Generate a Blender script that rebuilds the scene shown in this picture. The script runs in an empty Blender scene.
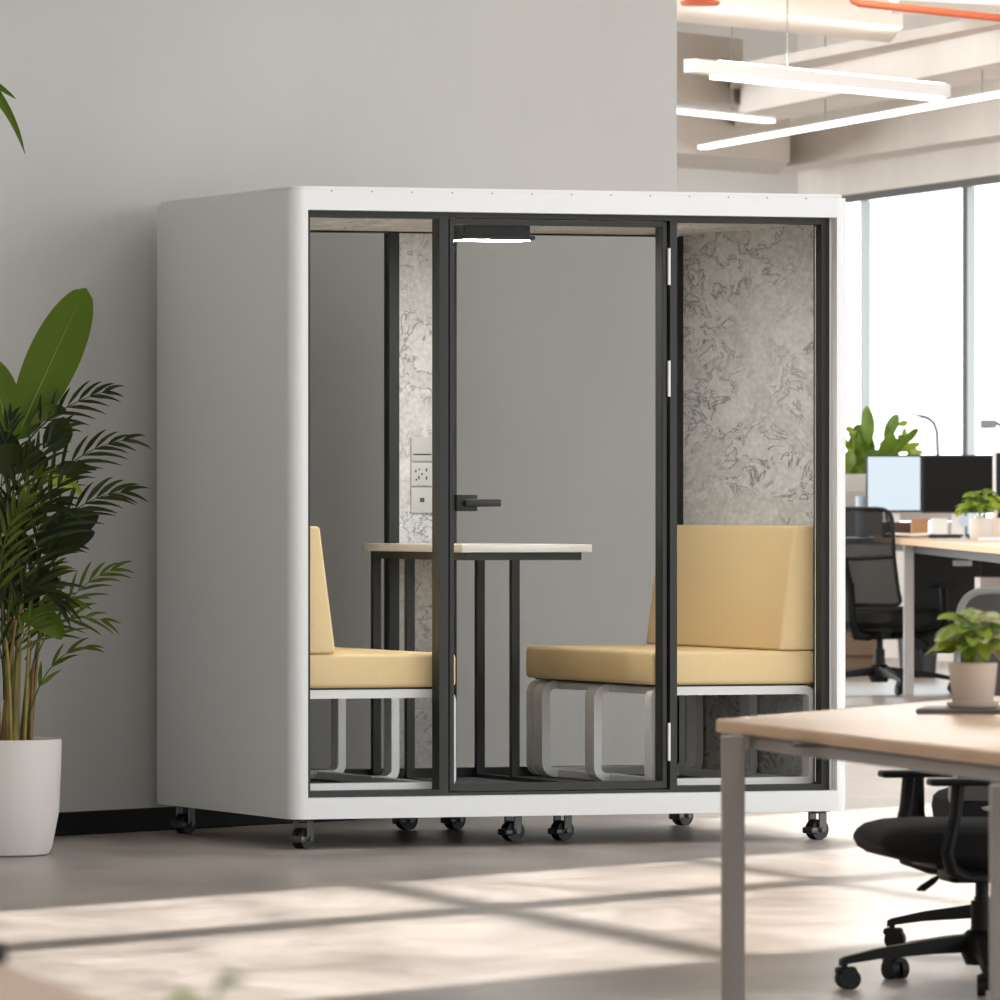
import bpy, bmesh, math, random
from mathutils import Vector, Matrix, Euler
random.seed(7)
SC = bpy.context.scene
COL = SC.collection
PI = math.pi

# ---------------------------------------------------------------- camera figures
EYE = 1.2086          # eye height
FPX = 7500.0          # focal length for a 1000 px frame
HOR = 503.0           # horizon row
def at(px, py, Y):    # point seen at (px, py) at distance Y
    return Vector(((px-500)/FPX*Y, Y, EYE+(HOR-py)/FPX*Y))
def flr(px, py, z=0.0):
    Y = (EYE-z)*FPX/(py-HOR)
    return Vector(((px-500)/FPX*Y, Y, z))

# ---------------------------------------------------------------- materials
def mat(name, col, rough=0.5, metal=0.0, spec=0.5, emit=None, estr=0.0, bump=None, var=None, coat=0.0, trans=0.0):
    m = bpy.data.materials.new(name); m.use_nodes = True
    nt = m.node_tree; b = nt.nodes['Principled BSDF']
    b.inputs['Base Color'].default_value = (*col, 1)
    b.inputs['Roughness'].default_value = rough
    b.inputs['Metallic'].default_value = metal
    b.inputs['Specular IOR Level'].default_value = spec
    if coat: b.inputs['Coat Weight'].default_value = coat; b.inputs['Coat Roughness'].default_value = .15
    if emit: b.inputs['Emission Color'].default_value = (*emit, 1); b.inputs['Emission Strength'].default_value = estr
    tc = nt.nodes.new('ShaderNodeTexCoord')
    if var:   # (scale, amount) soft colour variation
        n = nt.nodes.new('ShaderNodeTexNoise'); n.inputs['Scale'].default_value = var[0]; n.inputs['Detail'].default_value = 4
        nt.links.new(tc.outputs['Object'], n.inputs['Vector'])
        mr = nt.nodes.new('ShaderNodeMapRange'); mr.inputs[1].default_value=.3; mr.inputs[2].default_value=.7
        mr.inputs[3].default_value = 1-var[1]; mr.inputs[4].default_value = 1+var[1]
        nt.links.new(n.outputs['Fac'], mr.inputs[0])
        mx = nt.nodes.new('ShaderNodeVectorMath'); mx.operation='SCALE'; mx.inputs[0].default_value = col
        nt.links.new(mr.outputs[0], mx.inputs['Scale']); nt.links.new(mx.outputs[0], b.inputs['Base Color'])
    if bump:  # (scale, strength)
        n = nt.nodes.new('ShaderNodeTexNoise'); n.inputs['Scale'].default_value = bump[0]; n.inputs['Detail'].default_value = 3
        nt.links.new(tc.outputs['Object'], n.inputs['Vector'])
        bp = nt.nodes.new('ShaderNodeBump'); bp.inputs['Strength'].default_value = bump[1]; bp.inputs['Distance'].default_value = .01
        nt.links.new(n.outputs['Fac'], bp.inputs['Height']); nt.links.new(bp.outputs[0], b.inputs['Normal'])
    if trans:  # thin leaf: some light passes through
        t = nt.nodes.new('ShaderNodeBsdfTranslucent'); t.inputs['Color'].default_value = (col[0]*1.5, col[1]*1.4, col[2]*.8, 1)
        mx = nt.nodes.new('ShaderNodeMixShader'); mx.inputs[0].default_value = trans
        out = nt.nodes['Material Output']
        nt.links.new(b.outputs[0], mx.inputs[1]); nt.links.new(t.outputs[0], mx.inputs[2]); nt.links.new(mx.outputs[0], out.inputs[0])
    return m

def glass_mat(name, tint=(.97,.98,.97), refl=1.0):
    m = bpy.data.materials.new(name); m.use_nodes = True; nt = m.node_tree
    nt.nodes.remove(nt.nodes['Principled BSDF']); out = nt.nodes['Material Output']
    t = nt.nodes.new('ShaderNodeBsdfTransparent'); t.inputs[0].default_value = (*tint, 1)
    g = nt.nodes.new('ShaderNodeBsdfGlossy'); g.inputs['Roughness'].default_value = .03
    fr = nt.nodes.new('ShaderNodeFresnel'); fr.inputs[0].default_value = 1.45
    ml = nt.nodes.new('ShaderNodeMath'); ml.operation='MULTIPLY'; ml.inputs[1].default_value = refl
    mx = nt.nodes.new('ShaderNodeMixShader')
    if refl <= 0: nt.links.new(t.outputs[0], out.inputs[0]); return m
    gm = nt.nodes.new('ShaderNodeNewGeometry'); bk = nt.nodes.new('ShaderNodeMath'); bk.operation='SUBTRACT'; bk.inputs[0].default_value = 1
    nt.links.new(gm.outputs['Backfacing'], bk.inputs[1]); m2 = nt.nodes.new('ShaderNodeMath'); m2.operation='MULTIPLY'
    nt.links.new(fr.outputs[0], ml.inputs[0]); nt.links.new(ml.outputs[0], m2.inputs[0]); nt.links.new(bk.outputs[0], m2.inputs[1]); nt.links.new(m2.outputs[0], mx.inputs[0])
    nt.links.new(t.outputs[0], mx.inputs[1]); nt.links.new(g.outputs[0], mx.inputs[2]); nt.links.new(mx.outputs[0], out.inputs[0])
    return m

def mesh_mat(name, col, open_):   # woven mesh with small holes
    m = mat(name, col, .8, spec=.2); nt = m.node_tree; out = nt.nodes['Material Output']; b = nt.nodes['Principled BSDF']
    t = nt.nodes.new('ShaderNodeBsdfTransparent'); mx = nt.nodes.new('ShaderNodeMixShader'); mx.inputs[0].default_value = open_
    nt.links.new(b.outputs[0], mx.inputs[1]); nt.links.new(t.outputs[0], mx.inputs[2]); nt.links.new(mx.outputs[0], out.inputs[0])
    return m

def felt_mat():
    m = mat('grey_felt', (.42,.41,.395), .95, spec=.1); nt = m.node_tree; b = nt.nodes['Principled BSDF']
    tc = nt.nodes.new('ShaderNodeTexCoord')
    n1 = nt.nodes.new('ShaderNodeTexNoise'); n1.inputs['Scale'].default_value = 9; n1.inputs['Detail'].default_value = 8; n1.inputs['Roughness'].default_value = .62; n1.inputs['Distortion'].default_value = .7
    n2 = nt.nodes.new('ShaderNodeTexNoise'); n2.inputs['Scale'].default_value = 3; n2.inputs['Detail'].default_value = 3
    n3 = nt.nodes.new('ShaderNodeTexNoise'); n3.inputs['Scale'].default_value = 60; n3.inputs['Detail'].default_value = 4
    mp = nt.nodes.new('ShaderNodeMapping'); mp.inputs['Scale'].default_value = (1,.42,1); nt.links.new(tc.outputs['Object'], mp.inputs[0])
    for n in (n1,n2,n3): nt.links.new(mp.outputs[0], n.inputs['Vector'])
    # thin dark veins where the distorted noise crosses its middle value
    s = nt.nodes.new('ShaderNodeMath'); s.operation='SUBTRACT'; s.inputs[1].default_value = .5; nt.links.new(n1.outputs['Fac'], s.inputs[0])
    a = nt.nodes.new('ShaderNodeMath'); a.operation='ABSOLUTE'; nt.links.new(s.outputs[0], a.inputs[0])
    v = nt.nodes.new('ShaderNodeMapRange'); v.inputs[1].default_value=0; v.inputs[2].default_value=.021; v.inputs[3].default_value=1; v.inputs[4].default_value=0
    nt.links.new(a.outputs[0], v.inputs[0])
    msk = nt.nodes.new('ShaderNodeMapRange'); msk.inputs[1].default_value=.36; msk.inputs[2].default_value=.54; nt.links.new(n2.outputs['Fac'], msk.inputs[0])
    ml = nt.nodes.new('ShaderNodeMath'); ml.operation='MULTIPLY'; nt.links.new(v.outputs[0], ml.inputs[0]); nt.links.new(msk.outputs[0], ml.inputs[1])
    ml2 = nt.nodes.new('ShaderNodeMath'); ml2.operation='MULTIPLY'; ml2.inputs[1].default_value=.85; nt.links.new(ml.outputs[0], ml2.inputs[0])
    base = nt.nodes.new('ShaderNodeMix'); base.data_type='RGBA'
    base.inputs[6].default_value=(.53,.53,.525,1); base.inputs[7].default_value=(.74,.74,.735,1)
    ad = nt.nodes.new('ShaderNodeMath'); ad.operation='ADD'; nt.links.new(n1.outputs['Fac'], ad.inputs[0]); nt.links.new(n3.outputs['Fac'], ad.inputs[1])
    mr = nt.nodes.new('ShaderNodeMapRange'); mr.inputs[1].default_value=.75; mr.inputs[2].default_value=1.25; nt.links.new(ad.outputs[0], mr.inputs[0]); nt.links.new(mr.outputs[0], base.inputs[0])
    fin = nt.nodes.new('ShaderNodeMix'); fin.data_type='RGBA'; fin.inputs[7].default_value=(.13,.125,.115,1)
    nt.links.new(base.outputs[2], fin.inputs[6]); nt.links.new(ml2.outputs[0], fin.inputs[0]); nt.links.new(fin.outputs[2], b.inputs['Base Color'])
    return m

def floor_mat():
    m = mat('polished_concrete', (.3,.26,.23), .3, spec=.5); nt = m.node_tree; b = nt.nodes['Principled BSDF']
    tc = nt.nodes.new('ShaderNodeTexCoord'); mp = nt.nodes.new('ShaderNodeMapping'); mp.inputs['Scale'].default_value=(1,.45,1)
    nt.links.new(tc.outputs['Object'], mp.inputs[0])
    n = nt.nodes.new('ShaderNodeTexNoise'); n.inputs['Scale'].default_value=2.2; n.inputs['Detail'].default_value=9; n.inputs['Roughness'].default_value=.65; n.inputs['Distortion'].default_value=.6
    nt.links.new(mp.outputs[0], n.inputs['Vector'])
    cr = nt.nodes.new('ShaderNodeValToRGB'); e = cr.color_ramp.elements
    e[0].position=.32; e[0].color=(.235,.20,.178,1); e[1].position=.68; e[1].color=(.46,.41,.372,1)
    nt.links.new(n.outputs['Fac'], cr.inputs[0]); nt.links.new(cr.outputs[0], b.inputs['Base Color'])
    mr = nt.nodes.new('ShaderNodeMapRange'); mr.inputs[3].default_value=.22; mr.inputs[4].default_value=.42
    nt.links.new(n.outputs['Fac'], mr.inputs[0]); nt.links.new(mr.outputs[0], b.inputs['Roughness'])
    return m

def wood_mat(name, c1, c2, rough=.3):
    m = mat(name, c1, rough); nt = m.node_tree; b = nt.nodes['Principled BSDF']
    tc = nt.nodes.new('ShaderNodeTexCoord'); mp = nt.nodes.new('ShaderNodeMapping'); mp.inputs['Scale'].default_value=(14,.8,14)
    nt.links.new(tc.outputs['Object'], mp.inputs[0])
    n = nt.nodes.new('ShaderNodeTexNoise'); n.inputs['Scale'].default_value=2; n.inputs['Detail'].default_value=6; nt.links.new(mp.outputs[0], n.inputs['Vector'])
    mx = nt.nodes.new('ShaderNodeMix'); mx.data_type='RGBA'; mx.inputs[6].default_value=(*c1,1); mx.inputs[7].default_value=(*c2,1)
    nt.links.new(n.outputs['Fac'], mx.inputs[0]); nt.links.new(mx.outputs[2], b.inputs['Base Color'])
    return m

M = dict(
 white = mat('white_steel', (.79,.80,.80), .38, spec=.4),
 dark = mat('anthracite_aluminium', (.025,.026,.024), .45, spec=.3),
 black = mat('black_plastic', (.012,.012,.012), .45),
 chairblack = mat('black_chair_fabric', (.010,.010,.010), .75, spec=.25, bump=(400,.15)),
 chairplast = mat('black_nylon', (.009,.009,.009), .5, spec=.25),
 chrome = mat('caster_steel', (.10,.10,.10), .35, metal=.6),
 rubber = mat('black_rubber', (.008,.008,.008), .5),
 screw = mat('dull_screw', (.30,.30,.29), .5, metal=.3),
 hinge = mat('white_hinge', (.82,.82,.80), .4),
 felt = felt_mat(),
 glass = glass_mat('clear_glass', (.99,.992,.99), refl=0),
 rglass = glass_mat('grey_tinted_glass', (.75,.75,.745), refl=0),
 wglass = glass_mat('window_glass', (.97,.985,.99), refl=.3),
 tan = mat('tan_leatherette', (.81,.615,.335), .55, spec=.3, bump=(90,.08)),
 bench = mat('white_bench_steel', (.74,.74,.73), .35),
 tabletop = mat('cream_laminate', (.78,.74,.69), .3),
 carpet = mat('dark_grey_carpet', (.24,.24,.26), .9, spec=.1, bump=(300,.3)),
 socket = mat('light_grey_socket', (.52,.52,.50), .4),
 slot = mat('socket_slot', (.06,.06,.06), .5),
 wall = mat('beige_plaster', (.46,.452,.432), .85, spec=.15, var=(.8,.04)),
 offwhite = mat('white_plaster', (.82,.81,.79), .85, spec=.15),
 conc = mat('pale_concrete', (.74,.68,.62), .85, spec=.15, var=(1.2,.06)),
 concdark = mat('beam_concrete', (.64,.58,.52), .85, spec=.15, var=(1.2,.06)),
 skirting = mat('black_skirting', (.006,.006,.006), .6, spec=.15),
 floor = floor_mat(),
 pot = mat('cream_ceramic', (.60,.555,.525), .45, spec=.4),
 pot2 = mat('beige_ceramic', (.66,.53,.44), .5),
 soil = mat('dark_soil', (.022,.016,.012), .95, bump=(60,.8)),
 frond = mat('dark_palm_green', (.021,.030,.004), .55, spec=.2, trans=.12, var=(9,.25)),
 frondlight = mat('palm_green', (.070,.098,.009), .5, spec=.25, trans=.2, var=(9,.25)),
 broad = mat('broad_leaf_green', (.085,.145,.006), .5, spec=.2, trans=.3, var=(4,.12)),
 midrib = mat('pale_midrib', (.16,.24,.05), .45),
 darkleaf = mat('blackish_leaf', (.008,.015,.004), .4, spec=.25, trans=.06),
 cane = mat('yellow_green_cane', (.20,.16,.035), .5, var=(14,.35)),
 canebrown = mat('brown_cane', (.16,.085,.022), .55, var=(14,.3)),
 lime = mat('lime_leaf', (.30,.40,.035), .45, trans=.25, var=(20,.25)),
 pale = mat('variegated_leaf', (.58,.58,.30), .45, trans=.25),
 leaf = mat('mid_green_leaf', (.16,.27,.025), .4, trans=.3, var=(15,.25)),
 oak = wood_mat('pale_oak', (.66,.43,.26), (.73,.50,.32), .28),
 tanwood = wood_mat('tan_wood', (.66,.38,.205), (.74,.45,.26), .4),
 oakedge = wood_mat('oak_edge', (.62,.38,.21), (.70,.45,.26), .45),
 deskmetal = mat('taupe_steel', (.40,.355,.325), .45, spec=.4),
 deskgrey = mat('light_grey_steel', (.46,.44,.43), .45),
 meshblack = mesh_mat('black_mesh', (.014,.014,.014), .30),
 meshgrey = mat('grey_mesh', (.13,.13,.13), .8, spec=.2),
 rim = mat('light_grey_rim', (.42,.42,.41), .4),
 slate = mat('dark_taupe_cover', (.11,.095,.085), .5),
 saucer = mat('beige_saucer', (.62,.52,.44), .5),
 screenblue = mat('pale_blue_screen', (.05,.05,.06), .3, emit=(.72,.84,.93), estr=.92),
 screenoff = mat('black_screen', (.010,.010,.009), .5, spec=.1),
 winframe = mat('grey_window_frame', (.105,.105,.10), .45),
 winfin = mat('pale_blue_fin', (.70,.77,.80), .5),
 lampbody = mat('lamp_white', (.78,.77,.75), .45),
 lamp = mat('lamp_glow', (.9,.9,.88), .5, emit=(1,.97,.92), estr=3.5),
 nearfill = mat('near_fill_glow', (.9,.9,.88), .5, emit=(1,.97,.92), estr=8.0),  # glow of the unseen lamps added over the foreground tables
 officefill = mat('office_fill_glow', (.9,.9,.88), .5, emit=(1,.955,.90), estr=75.0),  # strong glow of unseen lamps added to lift the far beams
 upfill = mat('upfill_glow', (.9,.9,.88), .5, emit=(1,.95,.89), estr=22.0),  # glow of an added strip, unseen on top of the upper lamp
 podlamp = mat('pod_lamp_glow', (.9,.9,.9), .5, emit=(1,.98,.95), estr=150.0),
 red = mat('red_pipe_paint', (.48,.10,.035), .5),
 cable = mat('grey_cable', (.25,.24,.22), .5),
 brown = mat('brown_card', (.42,.24,.12), .7),
 brown2 = mat('dark_brown_wood', (.10,.055,.03), .55),
 brown3 = mat('mid_brown_wood', (.20,.125,.08), .5),
 paper = mat('white_paper', (.78,.80,.80), .7),
 bluewhite = mat('pale_blue_plastic', (.45,.53,.66), .4),
 greige = mat('greige_panel', (.56,.52,.49), .7),
 lampgrey = mat('grey_lamp_metal', (.22,.24,.24), .45),
 navy = mat('dark_navy_screen', (.012,.022,.033), .5, spec=.1),
)

# ---------------------------------------------------------------- builders
def tag(o, label=None, cat=None, group=None, kind=None):
    if label: o['label'] = label
    if cat: o['category'] = cat
    if group: o['group'] = group
    if kind: o['kind'] = kind
    return o
def empty(name, loc=(0,0,0), rz=0.0, sc=1.0):
    o = bpy.data.objects.new(name, None); COL.objects.link(o)
    o.location = loc; o.rotation_euler = (0,0,rz); o.scale = (sc,sc,sc); o.empty_display_size=.1
    return o
def obj(name, bm, m, parent=None, smooth=True, loc=None, rz=None):
    bmesh.ops.recalc_face_normals(bm, faces=bm.faces)
    me = bpy.data.meshes.new(name); bm.to_mesh(me); bm.free()
    for k in (m if isinstance(m,(list,tuple)) else [m]): me.materials.append(k)
    if smooth:
        for p in me.polygons: p.use_smooth = True
        try: me.set_sharp_from_angle(angle=math.radians(35))
        except Exception: pass
    o = bpy.data.objects.new(name, me); COL.objects.link(o)
    if parent: o.parent = parent
    if loc is not None: o.location = loc
    if rz is not None: o.rotation_euler = (0,0,rz)
    return o
def origin(o):   # origin of a lone mesh to the middle of its base
    me = o.data; vs = [v.co for v in me.vertices]
    c = Vector(((min(v.x for v in vs)+max(v.x for v in vs))/2,(min(v.y for v in vs)+max(v.y for v in vs))/2,min(v.z for v in vs)))
    me.transform(Matrix.Translation(-c)); o.location = o.location + (o.rotation_euler.to_matrix() @ c)
    return o
def B(*parts):
    bm = bmesh.new()
    for f in parts: f(bm)
    return bm
def _faces_mat(bm, before, mi):
    if mi:
        for f in bm.faces:
            if f not in before: f.material_index = mi
def box(x0,x1,y0,y1,z0,z1, bev=0.0, seg=2, mtx=None, mi=0):
    def f(bm):
        vs = [bm.verts.new((x,y,z)) for z in (z0,z1) for y in (y0,y1) for x in (x0,x1)]
        fs = [bm.faces.new([vs[i] for i in q]) for q in ((0,2,3,1),(4,5,7,6),(0,1,5,4),(2,6,7,3),(0,4,6,2),(1,3,7,5))]
        for q in fs: q.material_index = mi
        allv = list(vs)
        if bev>0:
            es = list({e for q in fs for e in q.edges})
            r = bmesh.ops.bevel(bm, geom=es, offset=bev, segments=seg, profile=.5, affect='EDGES')
            allv = list({v for q in r['faces'] for v in q.verts} | {v for v in vs if v.is_valid})
            for q in r['faces']: q.material_index = mi
        if mtx is not None:
            for v in allv: v.co = mtx @ v.co
    return f
def prism(poly, z0, z1, bev=0.0, seg=2, mtx=None, mi=0, side_mi=None):   # plan polygon raised from z0 to z1
    def f(bm):
        a = [bm.verts.new((x,y,z0)) for x,y in poly]; b = [bm.verts.new((x,y,z1)) for x,y in poly]
        n = len(poly); fs = [bm.faces.new(a[::-1]), bm.faces.new(b)]
        for q in fs: q.material_index = mi
        for i in range(n):
            q = bm.faces.new((a[i],a[(i+1)%n],b[(i+1)%n],b[i])); q.material_index = mi if side_mi is None else side_mi; fs.append(q)
        vs = set(a)|set(b)
        if bev>0:
            es = [e for q in fs[:2] for e in q.edges]
            r = bmesh.ops.bevel(bm, geom=es, offset=bev, segments=seg, profile=.5, affect='EDGES')
            vs = {v for v in vs if v.is_valid} | {v for q in r['faces'] for v in q.verts}
        if mtx is not None:
            for v in vs: v.co = mtx @ v.co
    return f
def frame_of(d):
    d = d.normalized(); u = Vector((0,0,1)) if abs(d.z)<.95 else Vector((1,0,0))
    s = d.cross(u).normalized(); return s, s.cross(d).normalized()
def tube(pts, r, n=8, mi=0, flat=1.0, cap=True):   # swept round tube; r a number or list; flat squashes it
    def f(bm):
        P = [Vector(p) for p in pts]; rings=[]; s0=None
        for i,p in enumerate(P):
            d = (P[min(i+1,len(P)-1)]-P[max(i-1,0)])
            s,u = frame_of(d)
            if s0 is not None:
                s = (s0 - d.normalized()*s0.dot(d.normalized()));
                s = s.normalized() if s.length>1e-6 else frame_of(d)[0]
                u = s.cross(d.normalized())
            s0 = s; rr = r[i] if isinstance(r,(list,tuple)) else r
            rings.append([bm.verts.new(p + s*math.cos(2*PI*k/n)*rr + u*math.sin(2*PI*k/n)*rr*flat) for k in range(n)])
        for a,b in zip(rings,rings[1:]):
            for k in range(n): bm.faces.new((a[k],a[(k+1)%n],b[(k+1)%n],b[k])).material_index=mi
        if cap:
            bm.faces.new(rings[0][::-1]).material_index=mi; bm.faces.new(rings[-1]).material_index=mi
    return f
def rod(a, b, r, n=12, mi=0): return tube([a,b], r, n, mi)
def lathe(prof, n=40, c=(0,0,0), mi=0):   # list of (radius, z)
    def f(bm):
        rings=[]
        for r,z in prof:
            if r<1e-6: rings.append([bm.verts.new((c[0],c[1],c[2]+z))])
            else: rings.append([bm.verts.new((c[0]+r*math.cos(2*PI*k/n),c[1]+r*math.sin(2*PI*k/n),c[2]+z)) for k in range(n)])
        for a,b in zip(rings,rings[1:]):
            if len(a)==1 and len(b)==1: continue
            for k in range(n):
                if len(a)==1: q=(a[0],b[(k+1)%n],b[k])
                elif len(b)==1: q=(a[k],a[(k+1)%n],b[0])
                else: q=(a[k],a[(k+1)%n],b[(k+1)%n],b[k])
                bm.faces.new(q).material_index=mi
    return f
def ring_frame(outer, inner, y0, y1):   # rectangular frame in the x-z plane with depth y0..y1
    (x0,x1,z0,z1),(a0,a1,b0,b1)=outer,inner
    return [box(x0,a0,y0,y1,z0,z1), box(a1,x1,y0,y1,z0,z1), box(a0,a1,y0,y1,b1,z1), box(a0,a1,y0,y1,z0,b0)]
def bez(p0,p1,p2,n=10):
    p0,p1,p2=Vector(p0),Vector(p1),Vector(p2)
    return [(1-t)**2*p0+2*t*(1-t)*p1+t*t*p2 for t in [i/n for i in range(n+1)]]
def blade(line, width, side, fold=.25, prof=None, mi=0, thick=.0012):   # leaf blade along a line; side = direction of its width
    def f(bm):
        P=[Vector(p) for p in line]; n=len(P); S=Vector(side).normalized(); rows=[]
        for i,p in enumerate(P):
            t=i/(n-1); d=(P[min(i+1,n-1)]-P[max(i-1,0)]).normalized()
            s=(S-d*S.dot(d)); s=s.normalized() if s.length>1e-5 else frame_of(d)[0]
            nm=s.cross(d); w=width*(prof(t) if prof else math.sin(PI*min(1,max(0,t)))**.7)*.5
            w=max(w,width*.01)
            rows.append([[bm.verts.new(p+s*w*k+nm*(abs(k)*w*fold+o)) for k in (-1,-.5,0,.5,1)] for o in (0,thick)])
        for a,b in zip(rows,rows[1:]):
            for k in range(4):
                bm.faces.new((a[0][k],a[0][k+1],b[0][k+1],b[0][k])).material_index=mi
                bm.faces.new((a[1][k+1],a[1][k],b[1][k],b[1][k+1])).material_index=mi
            for k in (0,4): bm.faces.new((a[0][k],b[0][k],b[1][k],a[1][k])).material_index=mi
        for r in (rows[0],rows[-1]):
            for k in range(4): bm.faces.new((r[0][k],r[0][k+1],r[1][k+1],r[1][k])).material_index=mi
    return f
def oval(t): return math.sin(PI*t)**.6
def lance(t): return min(1,(t*3.2))**.8*(1-t)**.7*1.25
def heart(t): return (1-t)**.42*min(1,(t+.08)*4)**.6

# ================================================================ SETTING
e1 = Vector((.55,.835)).normalized(); cdir = Vector((.262,-.965)).normalized()
obj('floor', B(box(-9,14,-2,64,-.15,0)), M['floor'])['kind']='structure'
# the long plaster wall behind the pod runs obliquely away to the right
WA = Vector((-1.597,27.222)); wd = Vector((.60,.80)).normalized(); wn = Vector((-wd.y, wd.x))   # wn points behind the wall
def wpt(t, o=0.0): return tuple(WA+wd*t+wn*o)
TE = 3.853
TS = -4.6
wall = obj('wall_rear', B(prism([wpt(TS),wpt(TE),wpt(TE,.35),wpt(TS,.35)],0,5.4)), M['wall']); wall['kind']='structure'
bb = obj('baseboard_rear', B(prism([wpt(TS,-.015),wpt(TE,-.015),wpt(TE,-.0005),wpt(TS,-.0005)],0,.086,.004,1)), M['skirting']); bb['kind']='structure'
WL = wpt(TS)
obj('shade_wall_left', B(box(WL[0]-.3,WL[0],-2,WL[1]+.3,0,5.4)), M['wall'])['kind']='structure'  # unseen wall added to keep light off the pod's left side
# far end of the office
FB = 61.0
obj('wall_back', B(box(-9,2.42,FB,FB+.3,0,5.4)), M['offwhite'])['kind']='structure'

# window wall on the right, running towards us
wa = Vector((2.42, 61.0)); wb = Vector((4.9, 51.4)); wdir=(wb-wa).normalized(); wout=Vector((-wdir.y,wdir.x)) if True else None
if wout.x<0: wout=-wout
def ww(t,o=0.0): return tuple(wa+wdir*t+wout*o)
WLEN=(wb-wa).length
HEAD=3.60
obj('wall_right', B(prism([ww(0),ww(WLEN),ww(WLEN,.3),ww(0,.3)],HEAD+.06,5.4), prism([ww(0),ww(WLEN),ww(WLEN,.3),ww(0,.3)],0,.88)), M['conc'])['kind']='structure'
def tt_for(px):   # distance along the window wall seen at column px
    k=(px-500)/FPX; return (k*wa.y-wa.x)/(wdir.x-k*wdir.y)
stops=[tt_for(p) for p in (803,859,963,1085)]
for i,(ta,tb) in enumerate(zip(stops,stops[1:])):
    w = obj('window_%d'%(i+1), B(
        prism([ww(ta,.005),ww(tb,.005),ww(tb,.05),ww(ta,.05)],HEAD,HEAD+.06),
        prism([ww(ta,.005),ww(tb,.005),ww(tb,.05),ww(ta,.05)],.88,.93),
        *([prism([ww(ta-.035,.005),ww(ta+.035,.005),ww(ta+.035,.022),ww(ta-.035,.022)],.93,HEAD)] if i==2 else [])), M['winframe']); w['kind']='structure'
    g = obj('glass_pane', B(prism([ww(ta,.09),ww(tb,.09),ww(tb,.098),ww(ta,.098)],.88,HEAD+.06)), M['wglass'], w)
    if i: obj('pale_fin', B(prism([ww(ta-.04,.0225),ww(ta+.03,.0225),ww(ta+.03,.089),ww(ta-.04,.089)],.93,HEAD)), M['winfin'], w)

# ceiling: near slab with added unseen openings and bars shaped to cast the sun patches, far slab over the office
SE=75.0; az=Vector((-.27,.963)); sdir=Vector((az.x*math.cos(math.radians(SE)),az.y*math.cos(math.radians(SE)),-math.sin(math.radians(SE))))
ZC=5.4
def up(p): k=ZC/-sdir.z; return (p[0]-sdir.x*k, p[1]-sdir.y*k)     # roof point whose sun lands on floor point p
n1 = Vector((-e1.y,e1.x))
def ln(n, X=None, p=None):   # floor line with n-coordinate n crossed with the column line through p
    d = cdir; s=(n-n1.dot(Vector(p)))/n1.dot(d); return Vector(p)+d*s
cols=[(-6.0,23.73),(-.50,23.73),(-.30,23.73),(1.04,23.73),(1.16,23.73),(3.6,23.73)]
rows=[10.43,12.19,12.43,13.42]
far=[(-9,40),(14,40)]
def quad(n0,n1_,c0,c1): return [up(ln(n0,p=c0)),up(ln(n0,p=c1)),up(ln(n1_,p=c1)),up(ln(n1_,p=c0))]
parts=[]
FARL=(-26.0,23.73); FARR=(8.0,23.73)
parts.append(prism(quad(-8,rows[0],FARL,FARR),ZC,ZC+.08))
parts.append(prism(quad(rows[1],rows[2],cols[0],cols[5]),ZC,ZC+.08))
parts.append(prism(quad(rows[0],rows[3],FARL,cols[0]),ZC,ZC+.08))
parts.append(prism(quad(rows[0],rows[3],cols[5],FARR),ZC,ZC+.08))
for a,b in ((1,2),(3,4)): parts.append(prism(quad(rows[0],rows[1],cols[a],cols[b]),ZC,ZC+.08)); parts.append(prism(quad(rows[2],rows[3],cols[a],cols[b]),ZC,ZC+.08))
# second, smaller opening added for the sun patch right of the pod
q0=(.86,28.4); q1=(2.9,28.4)
parts.append(prism(quad(rows[3],13.62,FARL,FARR),ZC,ZC+.08))
parts.append(prism(quad(13.62,15.1,FARL,q0),ZC,ZC+.08))
parts.append(prism(quad(13.62,15.1,q1,FARR),ZC,ZC+.08))
fl=[n1*15.1+e1*e for e in (6.5,37.5)]
parts.append(prism([up(fl[0]),up(fl[1]),(8.5,64),(-9,64)],ZC,ZC+.08))
cl = obj('ceiling', B(*parts), M['conc']); cl['kind']='structure'

# beams under the far ceiling
Ad=Vector((.6,1)).normalized(); Bd=Vector((-.24,1)).normalized()
def beam(name, p, d, L, z0, z1, width, m, back=True):
    p=Vector(p); q=p+d*L; nrm=Vector((d.y,-d.x));
    if nrm.y<0: nrm=-nrm
    if not back: nrm=-nrm
    o=obj(name, B(prism([tuple(p),tuple(q),tuple(q+nrm*width),tuple(p+nrm*width)],z0,z1)), m, smooth=False); o['kind']='structure'; return o
pB0=at(1010,60,47.8); 
def seg_beam(name, a, Ya, b, z0, z1, dep, m):   # beam whose front bottom edge is seen from a to b; dep = how far it reaches back
    A_=at(a[0],a[1],Ya); zb=A_.z; Yb=(zb-EYE)*FPX/(HOR-b[1]); B_=Vector(((b[0]-500)/FPX*Yb,Yb))
    A2=Vector((A_.x,A_.y)); d=(B_-A2).normalized()
    dd=Vector((0,1))*dep
    o=obj(name, B(prism([tuple(A2),tuple(B_),tuple(B_+dd),tuple(A2+dd)],zb,zb+z1)), m, smooth=False); o['kind']='structure'; return o
seg_beam('trim_1',(1060,50),47.4,(743,113),0,.28,2.5,M['conc'])        # long ceiling beam
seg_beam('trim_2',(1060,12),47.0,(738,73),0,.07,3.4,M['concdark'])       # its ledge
seg_beam('trim_3',(1060,126),53.6,(765,169),0,.60,2.0,M['conc'])        # bulkhead before the windows
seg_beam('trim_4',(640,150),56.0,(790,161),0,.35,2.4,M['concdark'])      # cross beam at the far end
seg_beam('trim_5',(640,0),44.6,(903,27),0,.9,1.6,M['conc'])              # near cross beam
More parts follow.
